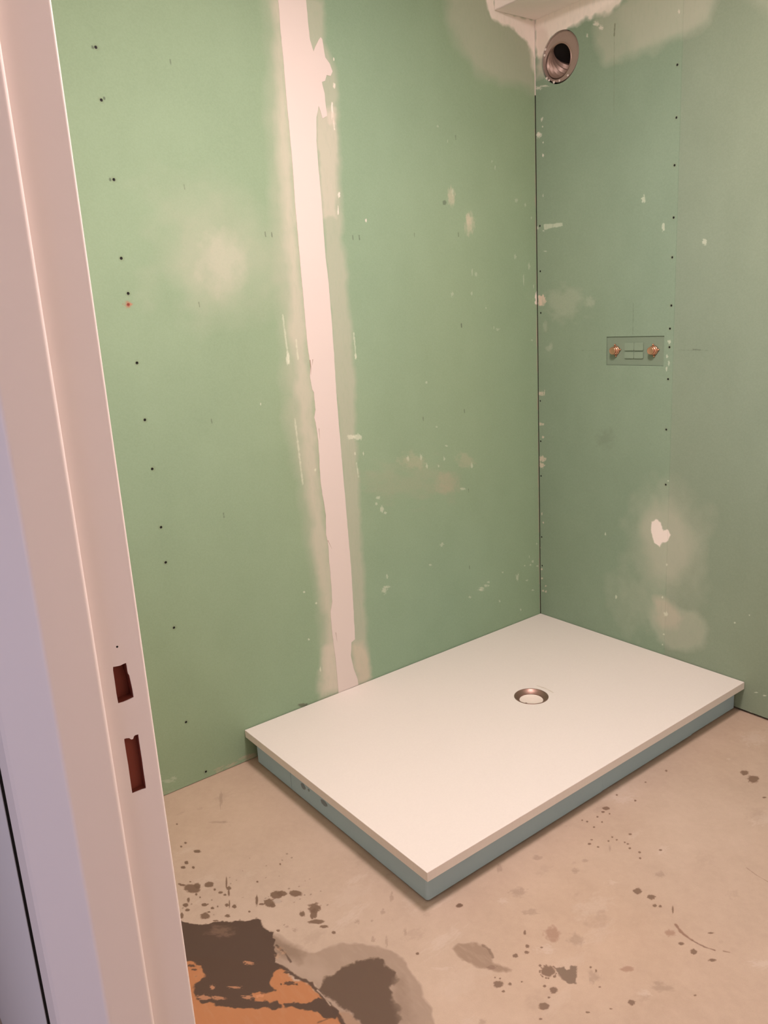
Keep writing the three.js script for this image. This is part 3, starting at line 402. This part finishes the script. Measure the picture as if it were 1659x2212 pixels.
  for (const e of [[-1.79,.435,.015,.0134,-.0063,.0139],[-1.7758,.4353,.006,.0054,-.0043,.0093],[-1.7524,.4515,.0091,.0081,-.0044,.0092],[-1.7426,.4975,.0041,.0036,-.0019,.0038],[-1.7382,.5124,.003,.0026,-.0016,.0031],[-1.749,.4779,.0022,.002,-.0019,.0039],[-1.7199,.4973,.0045,.004,-.0029,.0058],[-1.727,.5114,.0019,.0016,-.0057,.0113],[-1.7919,.5104,.0055,.0048,-.0023,.005],[-1.8076,.5458,.0086,.0076,-.0045,.0095],[-1.751,.5484,.0036,.0032,-.0024,.0048],[-1.7824,.5337,.0033,.0029,-.0018,.0036],[-1.8283,.4799,.0051,.0045,-.0028,.0063],[-1.8151,.4676,.0026,.0023,-.0034,.0077],[-1.7394,.5648,.0036,.0032,-.0031,.006],[-1.7197,.6046,.0021,.0019,-.0016,.0029],[-1.6415,.5982,.0102,.0091,-.0069,.0119],[-1.6291,.6028,.0095,.0085,-.0046,.0077],[-1.6678,.6106,.0094,.0083,-.0066,.0116],[-1.6667,.6239,.005,.0045,-.0033,.0058],[-1.6024,.6265,.0117,.0104,-.005,.0082],[-1.595,.6995,.0107,.0094,-.0084,.0131],[-1.6072,.7142,.0063,.0056,-.0089,.0139],[-1.6157,.74,.0139,.0122,-.0037,.0057],[-1.6273,.6965,.0056,.005,-.0044,.0071],[-1.6103,.7651,.0069,.0061,-.0024,.0036],[-1.6032,.7953,.0037,.0033,-.0023,.0035],[-1.6978,.7042,.0031,.0027,-.0018,.0032],[-1.3276,.9232,.0052,.0046,-.0039,.0042],[-1.4981,.9696,.0026,.0023,-.0025,.0029],[-1.8041,.4074,.0053,.0047,-.0015,.0034],[-1.8083,.3989,.003,.0027,-.0012,.0027],[-1.7606,.3336,.0039,.0035,-.0029,.0066],[-1.7191,.3099,.0072,.0065,-.0028,.0061],[-1.775,.3452,.0047,.0042,-.0022,.0051],[-1.7547,.3634,.0027,.0024,-.002,.0043],[-1.7279,.2539,.0029,.0026,-.0018,.004],[-1.7435,.2608,.0024,.0022,-.0017,.0039],[-1.654,.5249,.0019,.0017,-.0018,.0032],[-1.8507,.5077,.0036,.0032,-.0037,.0085],[-1.8317,.4988,.0044,.0039,-.0019,.0043],[-1.7947,.5401,.0029,.0025,-.0012,.0024],[-1.795,.5778,.005,.0044,-.0011,.0023],[-1.7664,.5821,.0043,.0038,-.0024,.0047],[-1.6874,.5826,.0022,.0019,-.0085,.0154],[-1.6849,.6025,.0051,.0045,-.0016,.0029],[-1.7702,.5375,.0015,.0013,-.0012,.0024],[-1.7152,.4751,.0015,.0013,-.0098,.0195],[-1.7447,.5495,.0011,.001,-.0061,.0121],[-1.7848,.514,.0015,.0013,-.0009,.0019],[-1.7114,.158,.0021,.0019,-.0015,.0034],[-1.5762,.506,.0015,.0014,-.0019,.0033],[-1.7921,.4627,.0022,.002,-.0018,.0039],[-1.7892,.4789,.0015,.0013,-.0012,.0026],[-1.7837,.4093,.0019,.0017,-.0009,.002]]) s.spot(e, [108, 84, 66], 0.88, drip);
  s.spot([[-1.651,.6175,.008,.0071,-.0041,.007]][0], [176, 160, 144], 0.95, { soft: 0.35, wob: 0.25 });
  for (const e of [[-1.6685,.73,.0041,.0036,-.0032,.0052],[-1.4335,.7944,.0028,.0025,-.0098,.0124],[-1.4793,.8188,.0035,.0031,-.0054,.007],[-1.5477,.8714,.003,.0026,-.0049,.0065],[-1.5278,.8965,.002,.0018,-.0084,.0108],[-1.4779,.9015,.002,.0018,-.0074,.0091],[-1.543,.8041,.0041,.0036,-.0036,.005],[-1.5153,.8244,.0021,.0018,-.0022,.003],[-1.6759,.7073,.0028,.0024,-.0016,.0026],[-1.5612,.1309,.0035,.0032,-.0178,.036],[-1.6171,.2316,.021,.0191,-.002,.0042],[-1.6045,.2431,.0042,.0038,-.0025,.005]]) s.spot(e, MID, 0.5, { wob: 0.5, soft: 0.6, grain: 0.5 });
  for (const e of [[-.769,.9192,.0064,.0058,-.0066,.005],[-.7882,.9238,.0032,.0029,-.0036,.0028],[-.7816,.9407,.0016,.0014,-.0029,.0022],[-.8171,.9275,.002,.0018,-.0028,.0022],[-.8543,.922,.0024,.0021,-.0027,.0022],[-.8598,.9494,.0019,.0018,-.0027,.0021],[-.8264,.9498,.0016,.0014,-.0028,.0021],[-.8593,.9092,.0016,.0014,-.0027,.0022],[-.9067,.9784,.0023,.0021,-.0019,.0015],[-.9243,.9852,.003,.0027,-.0032,.0025],[-.9176,1.0072,.0022,.002,-.0025,.002],[-.8784,1.0105,.0019,.0017,-.0026,.002],[-.8581,1.0071,.0019,.0017,-.0027,.002],[-.8586,1.0218,.0019,.0017,-.0026,.002],[-.8522,1.0417,.0019,.0017,-.0026,.0019],[-.8518,1.0506,.0022,.002,-.0026,.0019],[-.8624,1.0643,.0022,.002,-.0032,.0023],[-.8145,1.0311,.003,.0027,-.0034,.0024],[-.8569,1.0901,.0026,.0023,-.0032,.0023],[-.8749,1.1045,.0022,.002,-.0032,.0022],[-.8107,1.1203,.0029,.0026,-.0033,.0022],[-.6951,.9007,.002,.0019,-.0031,.0023],[-.6802,.9518,.0024,.0022,-.0039,.0028],[-.4885,.9244,.0025,.0023,-.0045,.003],[-.5832,.9182,.0021,.0019,-.0025,.0018],[-.3335,1.0826,.0082,.0076,-.0114,.0063],[-.3463,1.1153,.0114,.0105,-.0168,.009],[-.4081,1.181,.0039,.0036,-.0035,.0018],[-.9785,1.1699,.0073,.0065,-.0078,.0055],[-.9717,1.2034,.0068,.0061,-.0072,.0049],[-.9896,1.2246,.0034,.003,-.0043,.0029],[-.9818,1.2341,.0027,.0024,-.0033,.0022],[-.9705,1.2593,.0013,.0012,-.0108,.007],[-1.0452,1.3286,.0045,.0039,-.0039,.0025],[-1.0453,1.3581,.005,.0044,-.0068,.0042],[-1.0368,1.3963,.0056,.0049,-.0034,.002],[-.9701,1.3536,.0045,.0039,-.0021,.0012],[-1.2764,1.0829,.002,.0018,-.0052,.0048],[-1.3017,1.1137,.0036,.0031,-.0034,.0031],[-1.3155,1.1246,.0042,.0037,-.0029,.0026],[-1.3408,1.115,.0042,.0037,-.004,.0038],[-1.3204,1.1897,.0106,.0093,-.0106,.0093],[-1.3213,1.1679,.0022,.0019,-.0024,.0021],[-1.3203,1.2069,.0025,.0022,-.0024,.002],[-1.423,1.144,.0075,.0065,-.0061,.006],[-1.4046,1.1593,.0028,.0024,-.0026,.0024],[-1.4282,1.1633,.0025,.0021,-.0021,.0021],[-1.3485,1.2284,.0052,.0045,-.0064,.0055],[-1.3932,1.2421,.0075,.0065,-.0064,.0056],[-1.3547,1.2099,.0025,.0021,-.0023,.002],[-1.3693,1.2343,.0021,.0018,-.0018,.0016],[-1.2541,1.3504,.0053,.0046,-.0055,.0039],[-1.3385,1.3079,.0035,.0031,-.0018,.0015],[-1.4207,1.2575,.0024,.002,-.0017,.0015],[-1.3305,.9238,.006,.0053,-.004,.0043],[-1.2444,1.2406,.0022,.0019,-.0021,.0017],[-1.2432,1.2541,.0016,.0014,-.0033,.0026],[-1.2713,1.2849,.0018,.0016,-.0016,.0012],[-1.1442,1.4223,.0021,.0018,-.0017,.0011],[-1.2972,1.3324,.0024,.002,-.0011,.0009],[-1.2808,1.1365,.0023,.002,-.0017,.0015],[-1.4159,1.1272,.0013,.0011,-.0015,.0015],[-1.4099,1.1358,.0016,.0014,-.0015,.0014],[-1.3819,1.1716,.0016,.0013,-.0015,.0014]]) s.spot(e, [114, 90, 72], 0.85, drip);
  s.poly([[-1.3028,1.1946],[-1.2825,1.2017],[-1.2875,1.2113],[-1.2715,1.2113],[-1.2651,1.2204],[-1.2796,1.2354],[-1.2908,1.2393],[-1.3009,1.2506],[-1.3102,1.2406],[-1.3143,1.2257],[-1.3125,1.2137]], [116, 97, 80], 0.88, { feather: 0.003, wob: 0.003, ns: 110, rough: 0.55 });
  s.poly([[-1.4306,1.0084],[-1.4076,1.008],[-1.3865,1.0242],[-1.3747,1.0467],[-1.3732,1.0668],[-1.3793,1.085],[-1.3893,1.0979],[-1.3815,1.1169],[-1.3741,1.1359],[-1.3866,1.1334],[-1.4049,1.1105],[-1.422,1.0858],[-1.4361,1.0513],[-1.436,1.0259]], [142, 120, 100], 0.78, { feather: 0.006, wob: 0.004, ns: 60, grain: 0.45 });
  s.stroke([[-1.3735,1.0455],[-1.372,1.0656],[-1.3811,1.0856]], 0.005, [120, 100, 82], 0.7, { grain: 0.3 });
  for (const e of [[-1.403,1.1038,.0076,.0067,-.0038,.0037]]) s.spot(e, [128, 104, 88], 0.7, { wob: 0.4 });
  for (const e of [[-1.234,1.1272,.0125,.011,-.0159,.0137],[-1.1897,1.2945,.0099,.0086,-.0052,.0038],[-1.0362,1.2955,.0078,.0068,-.008,.0053]]) s.spot(e, [150, 118, 98], 0.6, { soft: 0.5, wob: 0.3, grain: 0.3 });
  for (const e of [[-1.2063,1.1715,.0111,.0097,-.0117,.0095],[-1.2196,1.0492,.0123,.0109,-.007,.0064],[-1.0646,.9322,.0089,.008,-.0068,.0061],[-1.0324,1.0268,.0065,.0058,-.0068,.0055],[-1.1912,.9853,.0134,.0119,-.0099,.0092],[-1.1738,1.3577,.0073,.0063,-.0043,.0029],[-.8897,1.1725,.0071,.0063,-.0085,.0057],[-1.5115,1.1876,.0053,.0046,-.0044,.0045],[-1.2619,1.261,.0092,.008,-.0122,.0095],[-.9846,1.0192,.0051,.0046,-.0047,.0038],[-1.1769,1.3714,.015,.013,-.0068,.0045],[-.8984,1.0298,.0019,.0017,-.0089,.0067],[-1.1671,.8955,.0052,.0046,-.0105,.0102]]) s.spot(e, [150, 130, 112], 0.45, { soft: 0.7, wob: 0.4, grain: 0.5 });
  s.stroke([[-1.005,1.2892],[-1.0149,1.3064],[-1.0186,1.321],[-1.0195,1.3384]], 0.0055, [134, 104, 86], 0.85, { feather: 0.003 });
  s.stroke([[-1.0195,1.3384],[-1.0185,1.3543],[-1.0154,1.3689],[-1.0082,1.3854]], 0.003, [122, 98, 82], 0.8, { grain: 0.9 });
  s.stroke([[-.9967,1.3991],[-.9903,1.409]], 0.003, [134, 110, 92], 0.7, { grain: 0.6 });
  s.stroke([[-.7141,1.2961],[-.7212,1.3249],[-.7237,1.365]], 0.002, [140, 116, 98], 0.6, { grain: 0.6 });
  // splash ring beads
  for (let i = 0; i < 18; i++) { const a = rnd() * 6.28, p = [[-1.3204,1.1897,.0106,.0093,-.0106,.0093]][0]; s.spot([p[0] + (p[2] * Math.cos(a) + p[4] * Math.sin(a)) * 1.25, p[1] + (p[3] * Math.cos(a) + p[5] * Math.sin(a)) * 1.25, 0.0018, 0.0018], [114, 90, 72], 0.7, drip); }
  return s.textures(true);
}
const texF = floorSurface();
const matFloor = mat({ map: texF.map, roughnessMap: texF.roughnessMap, roughness: 1, bumpMap: bumpPaper, bumpScale: 0.0004 });
{
  const g = box(HX - 0.2, 0.17, -0.12, 0, -0.7, 3.7);
  uvFrom(g, (x, y, z) => [(x + 2.3) / 2.3, z / 2.2]);
  struct(mesh('floor', g, matFloor), 'bare concrete floor with wet stains and splashes', 'floor');
}

// ---------------------------------------------------------------- door frame
const frame = struct(group('door_1'), 'white painted door frame post with two lock cut-outs', 'door frame');
{
  const top = DOOR.top - 0.051, rS = 0.005, xa = XHALL;
  // post with the stop, its edge rounded towards the room, chamfered towards the hall
  mesh('post', upright([[XR, 1.186], [XR, 1.262], [X_STOP - 0.0062, 1.262], [X_STOP - 0.0062, 1.2985], [X_STOP, 1.3005], ...arc(X_STOP - rS, Z_STOP - rS, rS, 0, Math.PI / 2), ...arc(-2.2165, Z_STOP - 0.006, 0.006, Math.PI / 2, Math.PI * 0.81, 5), [XHALL + 0.003, 1.247], [XHALL, 1.240], [XHALL, 1.187], [XHALL + 0.003, 1.184]], 0, top), M.paint, frame);
  mesh('gap_foam', box(XHALL + 0.035, XR - 0.004, 0, top, 1.1565, 1.1835), M.sheetEdge, frame).userData.label = 'dark open gap beside the post';
  // rebate face with the two latch openings
  const latch = [[-2.15,1.0146],[-2.1467,1.0141],[-2.1421,1.0136],[-2.1387,1.0143],[-2.1353,1.0146],[-2.135,1.0109],[-2.135,1.004],[-2.1347,1.0013],[-2.1337,.9989],[-2.1331,.9904],[-2.1325,.9815],[-2.1324,.9718],[-2.1366,.9711],[-2.1399,.9706],[-2.1448,.9702],[-2.1503,.9704],[-2.1507,.9827],[-2.1505,.9982],[-2.1505,1.0109]];
  const bolt = [[-2.1497,.9264],[-2.1473,.9263],[-2.1441,.9253],[-2.1427,.9234],[-2.1416,.9225],[-2.14,.9225],[-2.1386,.9253],[-2.1372,.9261],[-2.1333,.9258],[-2.1335,.9161],[-2.1334,.9061],[-2.1333,.8915],[-2.1335,.8777],[-2.1334,.8629],[-2.1336,.8565],[-2.1389,.8569],[-2.1439,.8569],[-2.1499,.8568],[-2.1499,.8747],[-2.1497,.8938],[-2.1499,.9102],[-2.1499,.9236]];
  mesh('rebate', facingZ(rectPts(X_STOP - 0.006, XR - 0.0035, 0, top), [latch, bolt], Z_REB, 0.0012), M.paint, frame);
  const wood = mesh('rebate_wood', facingZ(rectPts(X_STOP - 0.006, XR - 0.0035, 0, top), [latch, bolt], Z_REB - 0.0012, 0.0368), M.rawWood, frame); wood.userData.label = 'reddish brown wood inside the lock cut-outs';
  mesh('rebate_edge', upright([[XR - 0.0036, 1.262], [XR, 1.262], ...arc(XR - 0.0035, Z_REB - 0.0035, 0.0035, 0, Math.PI / 2, 4), [XR - 0.0036, Z_REB]], 0, top), M.paint, frame);
  for (const [o, dep] of [[latch, 0.015], [bolt, 0.009]]) {
    const xs = o.map((p) => p[0]), ys = o.map((p) => p[1]);
    mesh('lock_pocket', box(Math.min(...xs) - 0.002, Math.max(...xs) + 0.002, Math.min(...ys) - 0.002, Math.max(...ys) + 0.002, 1.263, Z_REB - dep), M.rawWood, frame).userData.label = 'reddish brown lock cut-out';
  }
  // head and far post
  mesh('head', box(xa, XR, top, top + 0.05, 1.186, DOOR.z1 + 0.01), M.paint, frame);
  mesh('far_post', box(xa, XR, 0, top, DOOR.z1 - 0.04, DOOR.z1 + 0.01), M.paint, frame);
  mesh('screw', new THREE.CylinderGeometry(0.0012, 0.0012, 0.0006, 8).rotateX(Math.PI / 2).translate(...[[-2.1424,1.0362]][0], Z_REB), M.screw, frame);
}
// ---------------------------------------------------------------- shower tray on its foam base
{
  const t = thing(group('shower_tray'), 'white shower tray board raised on blue foam in the corner', 'shower tray');
  t.position.set(-0.7, 0, 0.45);
  const ox = 0.7, oz = -0.45; // scene -> tray
  const D = { x: -0.5818, z: 0.4748, r: 0.0575 };
  const sc = new Surface(-1.4, 0, 1.4, 0.9, 700, (x, y) => { const n = 1.6 * fbm(x * 3, y * 3, 3) + 1.2 * vnoise(x * 300, y * 300); return [227 + n, 221 + n, 213 + n]; }, 0.6);
  sc.stroke([[-.5111,.4368],[-.5066,.4699],[-.5109,.508]], 0.004, [196, 186, 168], 0.8, { feather: 0.004, grain: 0.5 });
  const tt = sc.textures();
  const bev = 0.0012;
  const sh = shapeOf([[TX + bev, 0.0025 + bev], [-0.0025 - bev, 0.0025 + bev], [-0.0025 - bev, TZ - bev], [TX + bev, TZ - bev]].map(([x, z]) => [x, -z]).reverse());
  sh.holes.push(holePath(circlePts(D.x, -D.z, D.r, 48)));
  const g = new THREE.ExtrudeGeometry(sh, { depth: TT - 2 * bev, bevelEnabled: true, bevelSize: bev, bevelThickness: bev, bevelSegments: 2 });
  g.rotateX(-Math.PI / 2); g.translate(0, TOP - TT + bev, 0);
  uvFrom(g, (x, y, z) => [(x + 1.4) / 1.4, z / 0.9]); g.translate(ox, 0, oz);
  mesh('tray_board', g, mat({ map: tt.map, roughness: 0.55 }), t);
  // foam blocks
  const fy0 = 0.006, fy1 = TOP - TT, x0 = -1.381, z1 = 0.8675;
  const blocks = [[x0, -0.72, 0.034, 0.2425, 0.004, 0], [x0, -0.72, 0.2445, z1, 0, 0.008], [-0.7185, -0.262, 0.034, z1 - 0.001, 0, 0], [-0.2605, -0.006, 0.034, z1 - 0.003, 0, 0]];
  for (const [a, b, c2, d, r0, r1] of blocks) {
    const p = [[a + r0, c2], [b, c2], [b, d], ...(r1 ? arc(a + r1, d - r1, r1, Math.PI / 2, Math.PI, 5) : [[a, d]]), [a, c2 + r0]];
    mesh('foam_block', upright(p, fy0, fy1).translate(ox, 0, oz), M.foam, t).userData.label = 'blue foam block';
  }
  mesh('mortar_bed', box(x0 + 0.016, -0.02, 0, fy0, 0.06, z1 - 0.014).translate(ox, 0, oz), M.mortar, t);
  // mortar smears on the end of the foam
  for (const [z, y, rz, ry] of [[0.315, 0.05, 0.012, 0.009], [0.425, 0.05, 0.017, 0.008], [0.345, 0.052, 0.004, 0.004]]) {
    const pts = circlePts(z, y, rz, 16, ry).map(([a, b], i) => [a + 0.002 * vnoise(i * 1.7, z * 90), b + 0.0015 * vnoise(i * 2.1, y * 70)]);
    mesh('mortar_smear', facingX(pts, [], x0 - 0.0006, 0.0008).translate(ox, 0, oz), mat({ color: new THREE.Color().setRGB(0.2, 0.25, 0.27), roughness: 1 }), t);
  }
  // drain
  const dr = group('drain', t); dr.position.set(D.x + ox, TOP, D.z + oz); dr.userData.label = 'round metal drain opening';
  const lathe = (p, n = 48) => new THREE.LatheGeometry(p.map(([r, y]) => new THREE.Vector2(r, y)), n);
  mesh('drain_ring', lathe([[0.0562, -0.03], [0.0565, -0.0006], [0.0555, 0.0006], [0.0535, 0.0008], [0.0515, -0.001], [0.0465, -0.0065], [0.0425, -0.009], [0.0405, -0.0098], [0.0398, -0.012], [0.0398, -0.022]].reverse()), M.metal, dr);
  mesh('drain_cup', lathe([[0.0001, -0.0165], [0.012, -0.0162], [0.026, -0.015], [0.034, -0.0135], [0.0375, -0.0125], [0.0396, -0.0135], [0.0396, -0.026], [0.0001, -0.026]].reverse()), M.white, dr);
  mesh('drain_notch', new THREE.CylinderGeometry(0.004, 0.004, 0.004, 12).translate(-0.034, -0.012, 0.008), M.metal, dr);
}

// ---------------------------------------------------------------- ventilation duct
{
  const d = thing(group('ventilation_duct'), 'round corrugated ventilation duct ending in the wall below the boxing', 'duct');
  d.position.set(0, DUCT.y, DUCT.z);
  const turn = (g) => g.rotateZ(-Math.PI / 2); // lathe axis y -> +x (into the wall)
  const lathe = (p, n = 48) => turn(new THREE.LatheGeometry(p.map(([r, x]) => new THREE.Vector2(r, x)), n));
  mesh('duct_sleeve', lathe([[0.0795, 0.03], [0.0795, 0.004], [0.0785, 0.002], [0.0775, 0.004], [0.0775, 0.03]]).translate(0, 0.002, 0), M.zinc, d);
  // flared collar between the sleeve and the corrugated hose, set off-centre
  {
    const n = 48, rings = [[0.0772, 0.006, 0, 0.002], [0.0755, 0.0085, -0.0005, 0.0018], [0.068, 0.0095, -0.008, -0.001], [0.0605, 0.0105, -0.0155, -0.0045], [0.0582, 0.013, -0.0172, -0.0055]], pos = [], idx = [];
    for (const [r, x, cz, cy] of rings) for (let i = 0; i < n; i++) { const a = i / n * 2 * Math.PI; pos.push(x, cy + r * Math.sin(a), cz + r * Math.cos(a)); }
    for (let k = 0; k + 1 < rings.length; k++) for (let i = 0; i < n; i++) { const a = k * n + i, b = k * n + (i + 1) % n; idx.push(a, b, a + n, b, b + n, a + n); }
    const g = new THREE.BufferGeometry(); g.setAttribute('position', new THREE.Float32BufferAttribute(pos, 3)); g.setIndex(idx); g.computeVertexNormals();
    uvFrom(g, (x, y, z) => [y * 8, z * 8]);
    mesh('collar', g, M.zinc, d);
  }
  // ribs of the hose: alternate crests and valleys on a path that bends upwards into the wall
  const bend = 0.062, ring = (k) => Array.from({ length: 41 }, (_, i) => {
    const t = k * 0.1, r = k % 2 ? 0.0605 : 0.0535, a = i / 40 * 2 * Math.PI, u = r * Math.sin(a);
    return [0.013 + bend * Math.sin(t) - u * Math.sin(t), -0.0055 + bend * (1 - Math.cos(t)) + u * Math.cos(t), -0.0172 + r * Math.cos(a)];
  });
  const ribs = [], last = 11;
  for (let k = 0; k < last; k++) {
    const a = ring(k), b = ring(k + 1), pos = [], idx = [];
    for (let i = 0; i <= 40; i++) pos.push(...a[i], ...b[i]);
    for (let i = 0; i < 40; i++) idx.push(2 * i, 2 * i + 1, 2 * i + 2, 2 * i + 1, 2 * i + 3, 2 * i + 2);
    const g = new THREE.BufferGeometry(); g.setAttribute('position', new THREE.Float32BufferAttribute(pos, 3)); g.setIndex(idx); g.computeVertexNormals(); ribs.push(uvFrom(g, (x, y, z) => [y * 8, z * 8]));
  }
  mesh('corrugated_hose', mergeGeometries(ribs), mat({ color: 0x9c8577, roughness: 0.4, metalness: 0.35 }), d);
  {
    const e = ring(last), pos = [], idx = []; for (const p of e) pos.push(...p);
    for (let i = 1; i < 39; i++) idx.push(0, i, i + 1);
    const g = new THREE.BufferGeometry(); g.setAttribute('position', new THREE.Float32BufferAttribute(pos, 3)); g.setIndex(idx); g.computeVertexNormals();
    mesh('hose_end', uvFrom(g, (x, y, z) => [y, z]), M.darkVoid, d);
  }
  // crumbs of filler stuck to the rim
  for (const [z, y, r] of [[-0.062, -0.052, 0.006], [-0.072, 0.025, 0.005], [-0.068, 0.042, 0.006], [-0.03, -0.072, 0.005], [-0.005, -0.073, 0.004], [0.032, -0.065, 0.005], [-0.052, -0.06, 0.005]]) {
    const g = new THREE.IcosahedronGeometry(r, 1), p = g.attributes.position; for (let i = 0; i < p.count; i++) p.setXYZ(i, p.getX(i) * 0.5 + 0.003, y + p.getY(i) * (0.8 + 0.5 * vnoise(p.getX(i) * 900, y * 300)), z + p.getZ(i) * (0.8 + 0.5 * vnoise(p.getY(i) * 900, z * 300)));
    g.computeVertexNormals(); mesh('filler_crumb', g, M.filler, d);
  }
}

// ---------------------------------------------------------------- concealed mixer mount in its opening
{
  const m = thing(group('mixer_mount'), 'recessed green mixer mounting plate with two copper pipe ends', 'mixer mount');
  const cz = (PLATE.z0 + PLATE.z1) / 2, cy = (PLATE.y0 + PLATE.y1) / 2; m.position.set(0, cy, cz);
  const at = (z, y) => [z - cz, y - cy];
  const matPlate = mat({ color: new THREE.Color().setRGB(0.185, 0.255, 0.18), roughness: 0.8 });
  const plate = facingX(rectPts(PLATE.z0 - cz + 0.0008, PLATE.z1 - cz - 0.0008, PLATE.y0 - cy + 0.0008, PLATE.y1 - cy - 0.0008), [], 0.0035, 0.006);
  mesh('back_plate', plate, matPlate, m);
  const bar = (z0, z1, y0, y1) => {
    const [a, b] = at(z0, y0), [c2, d2] = at(z1, y1), r = 0.003;
    const pts = [...arc(c2 - r, d2 - r, r, 0, Math.PI / 2, 3), ...arc(a + r, d2 - r, r, Math.PI / 2, Math.PI, 3), ...arc(a + r, b + r, r, Math.PI, 1.5 * Math.PI, 3), ...arc(c2 - r, b + r, r, 1.5 * Math.PI, 2 * Math.PI, 3)];
    return facingX(pts, [], -0.0005, 0.0045);
  };
  const matBar = mat({ color: new THREE.Color().setRGB(0.21, 0.29, 0.205), roughness: 0.8 });
  const zm = 0.4372;
  for (const [y0, y1] of [[1.1995, 1.2262], [1.1725, 1.1942]]) for (const [z0, z1] of [[0.3995, zm - 0.0007], [zm + 0.0007, 0.4742]]) mesh('guide_block', bar(z0, z1, y0, y1), matBar, m);
  for (const z of [0.3605, 0.5145]) {
    const f = group('pipe_end', m); const [a, b] = at(z, 1.2); f.position.set(0.0035, b, a); f.userData.label = 'copper pipe end';
    const turn = (g) => g.rotateZ(Math.PI / 2); // +y -> -x (towards the room)
    const lathe = (p) => turn(new THREE.LatheGeometry(p.map(([r, y]) => new THREE.Vector2(r, y)), 24));
    mesh('collar', lathe([[0.0001, 0], [0.0165, 0], [0.0165, 0.004], [0.0148, 0.0055], [0.0138, 0.006], [0.0138, 0.015], [0.0001, 0.015]]), M.copper, f);
    mesh('cap', lathe([[0.0001, 0.014], [0.0128, 0.014], [0.0130, 0.021], [0.0122, 0.0225], [0.0105, 0.0225], [0.0100, 0.0215], [0.0001, 0.0215]]), M.copper, f);
    for (let k = 0; k < 4; k++) { const a2 = k * Math.PI / 2 + 0.12; mesh('lug', new THREE.SphereGeometry(0.0034, 8, 6).scale(1.2, 1, 1).translate(-0.003, Math.sin(a2) * 0.0195, Math.cos(a2) * 0.0195), M.copper, f); }
  }
}

// ---------------------------------------------------------------- flush ceiling lamp that lights the room (above the view)
{
  const l = thing(group('ceiling_lamp'), 'round opal lamp on the ceiling', 'lamp');
  l.position.set(LAMP.x, H, LAMP.z);
  const lathe = (p) => new THREE.LatheGeometry(p.map(([r, y]) => new THREE.Vector2(r, y)), 48);
  mesh('lamp_base', lathe([[0.0001, -0.02], [0.185, -0.02], [0.188, -0.016], [0.188, 0]]), M.white, l);
  mesh('diffuser', lathe([[0.0001, -0.075], [0.12, -0.074], [0.155, -0.069], [0.17, -0.058], [0.175, -0.045], [0.175, -0.0205]]), mat({ color: 0xfff4ea, emissive: LAMP.color, emissiveIntensity: LAMP.glow, roughness: 0.5 }), l);
  const p = new THREE.RectAreaLight(LAMP.color, LAMP.power, LAMP.size, LAMP.size); p.position.set(0, -0.079, 0); p.rotation.x = -Math.PI / 2; l.add(p);
}

renderer.render(scene, camera);
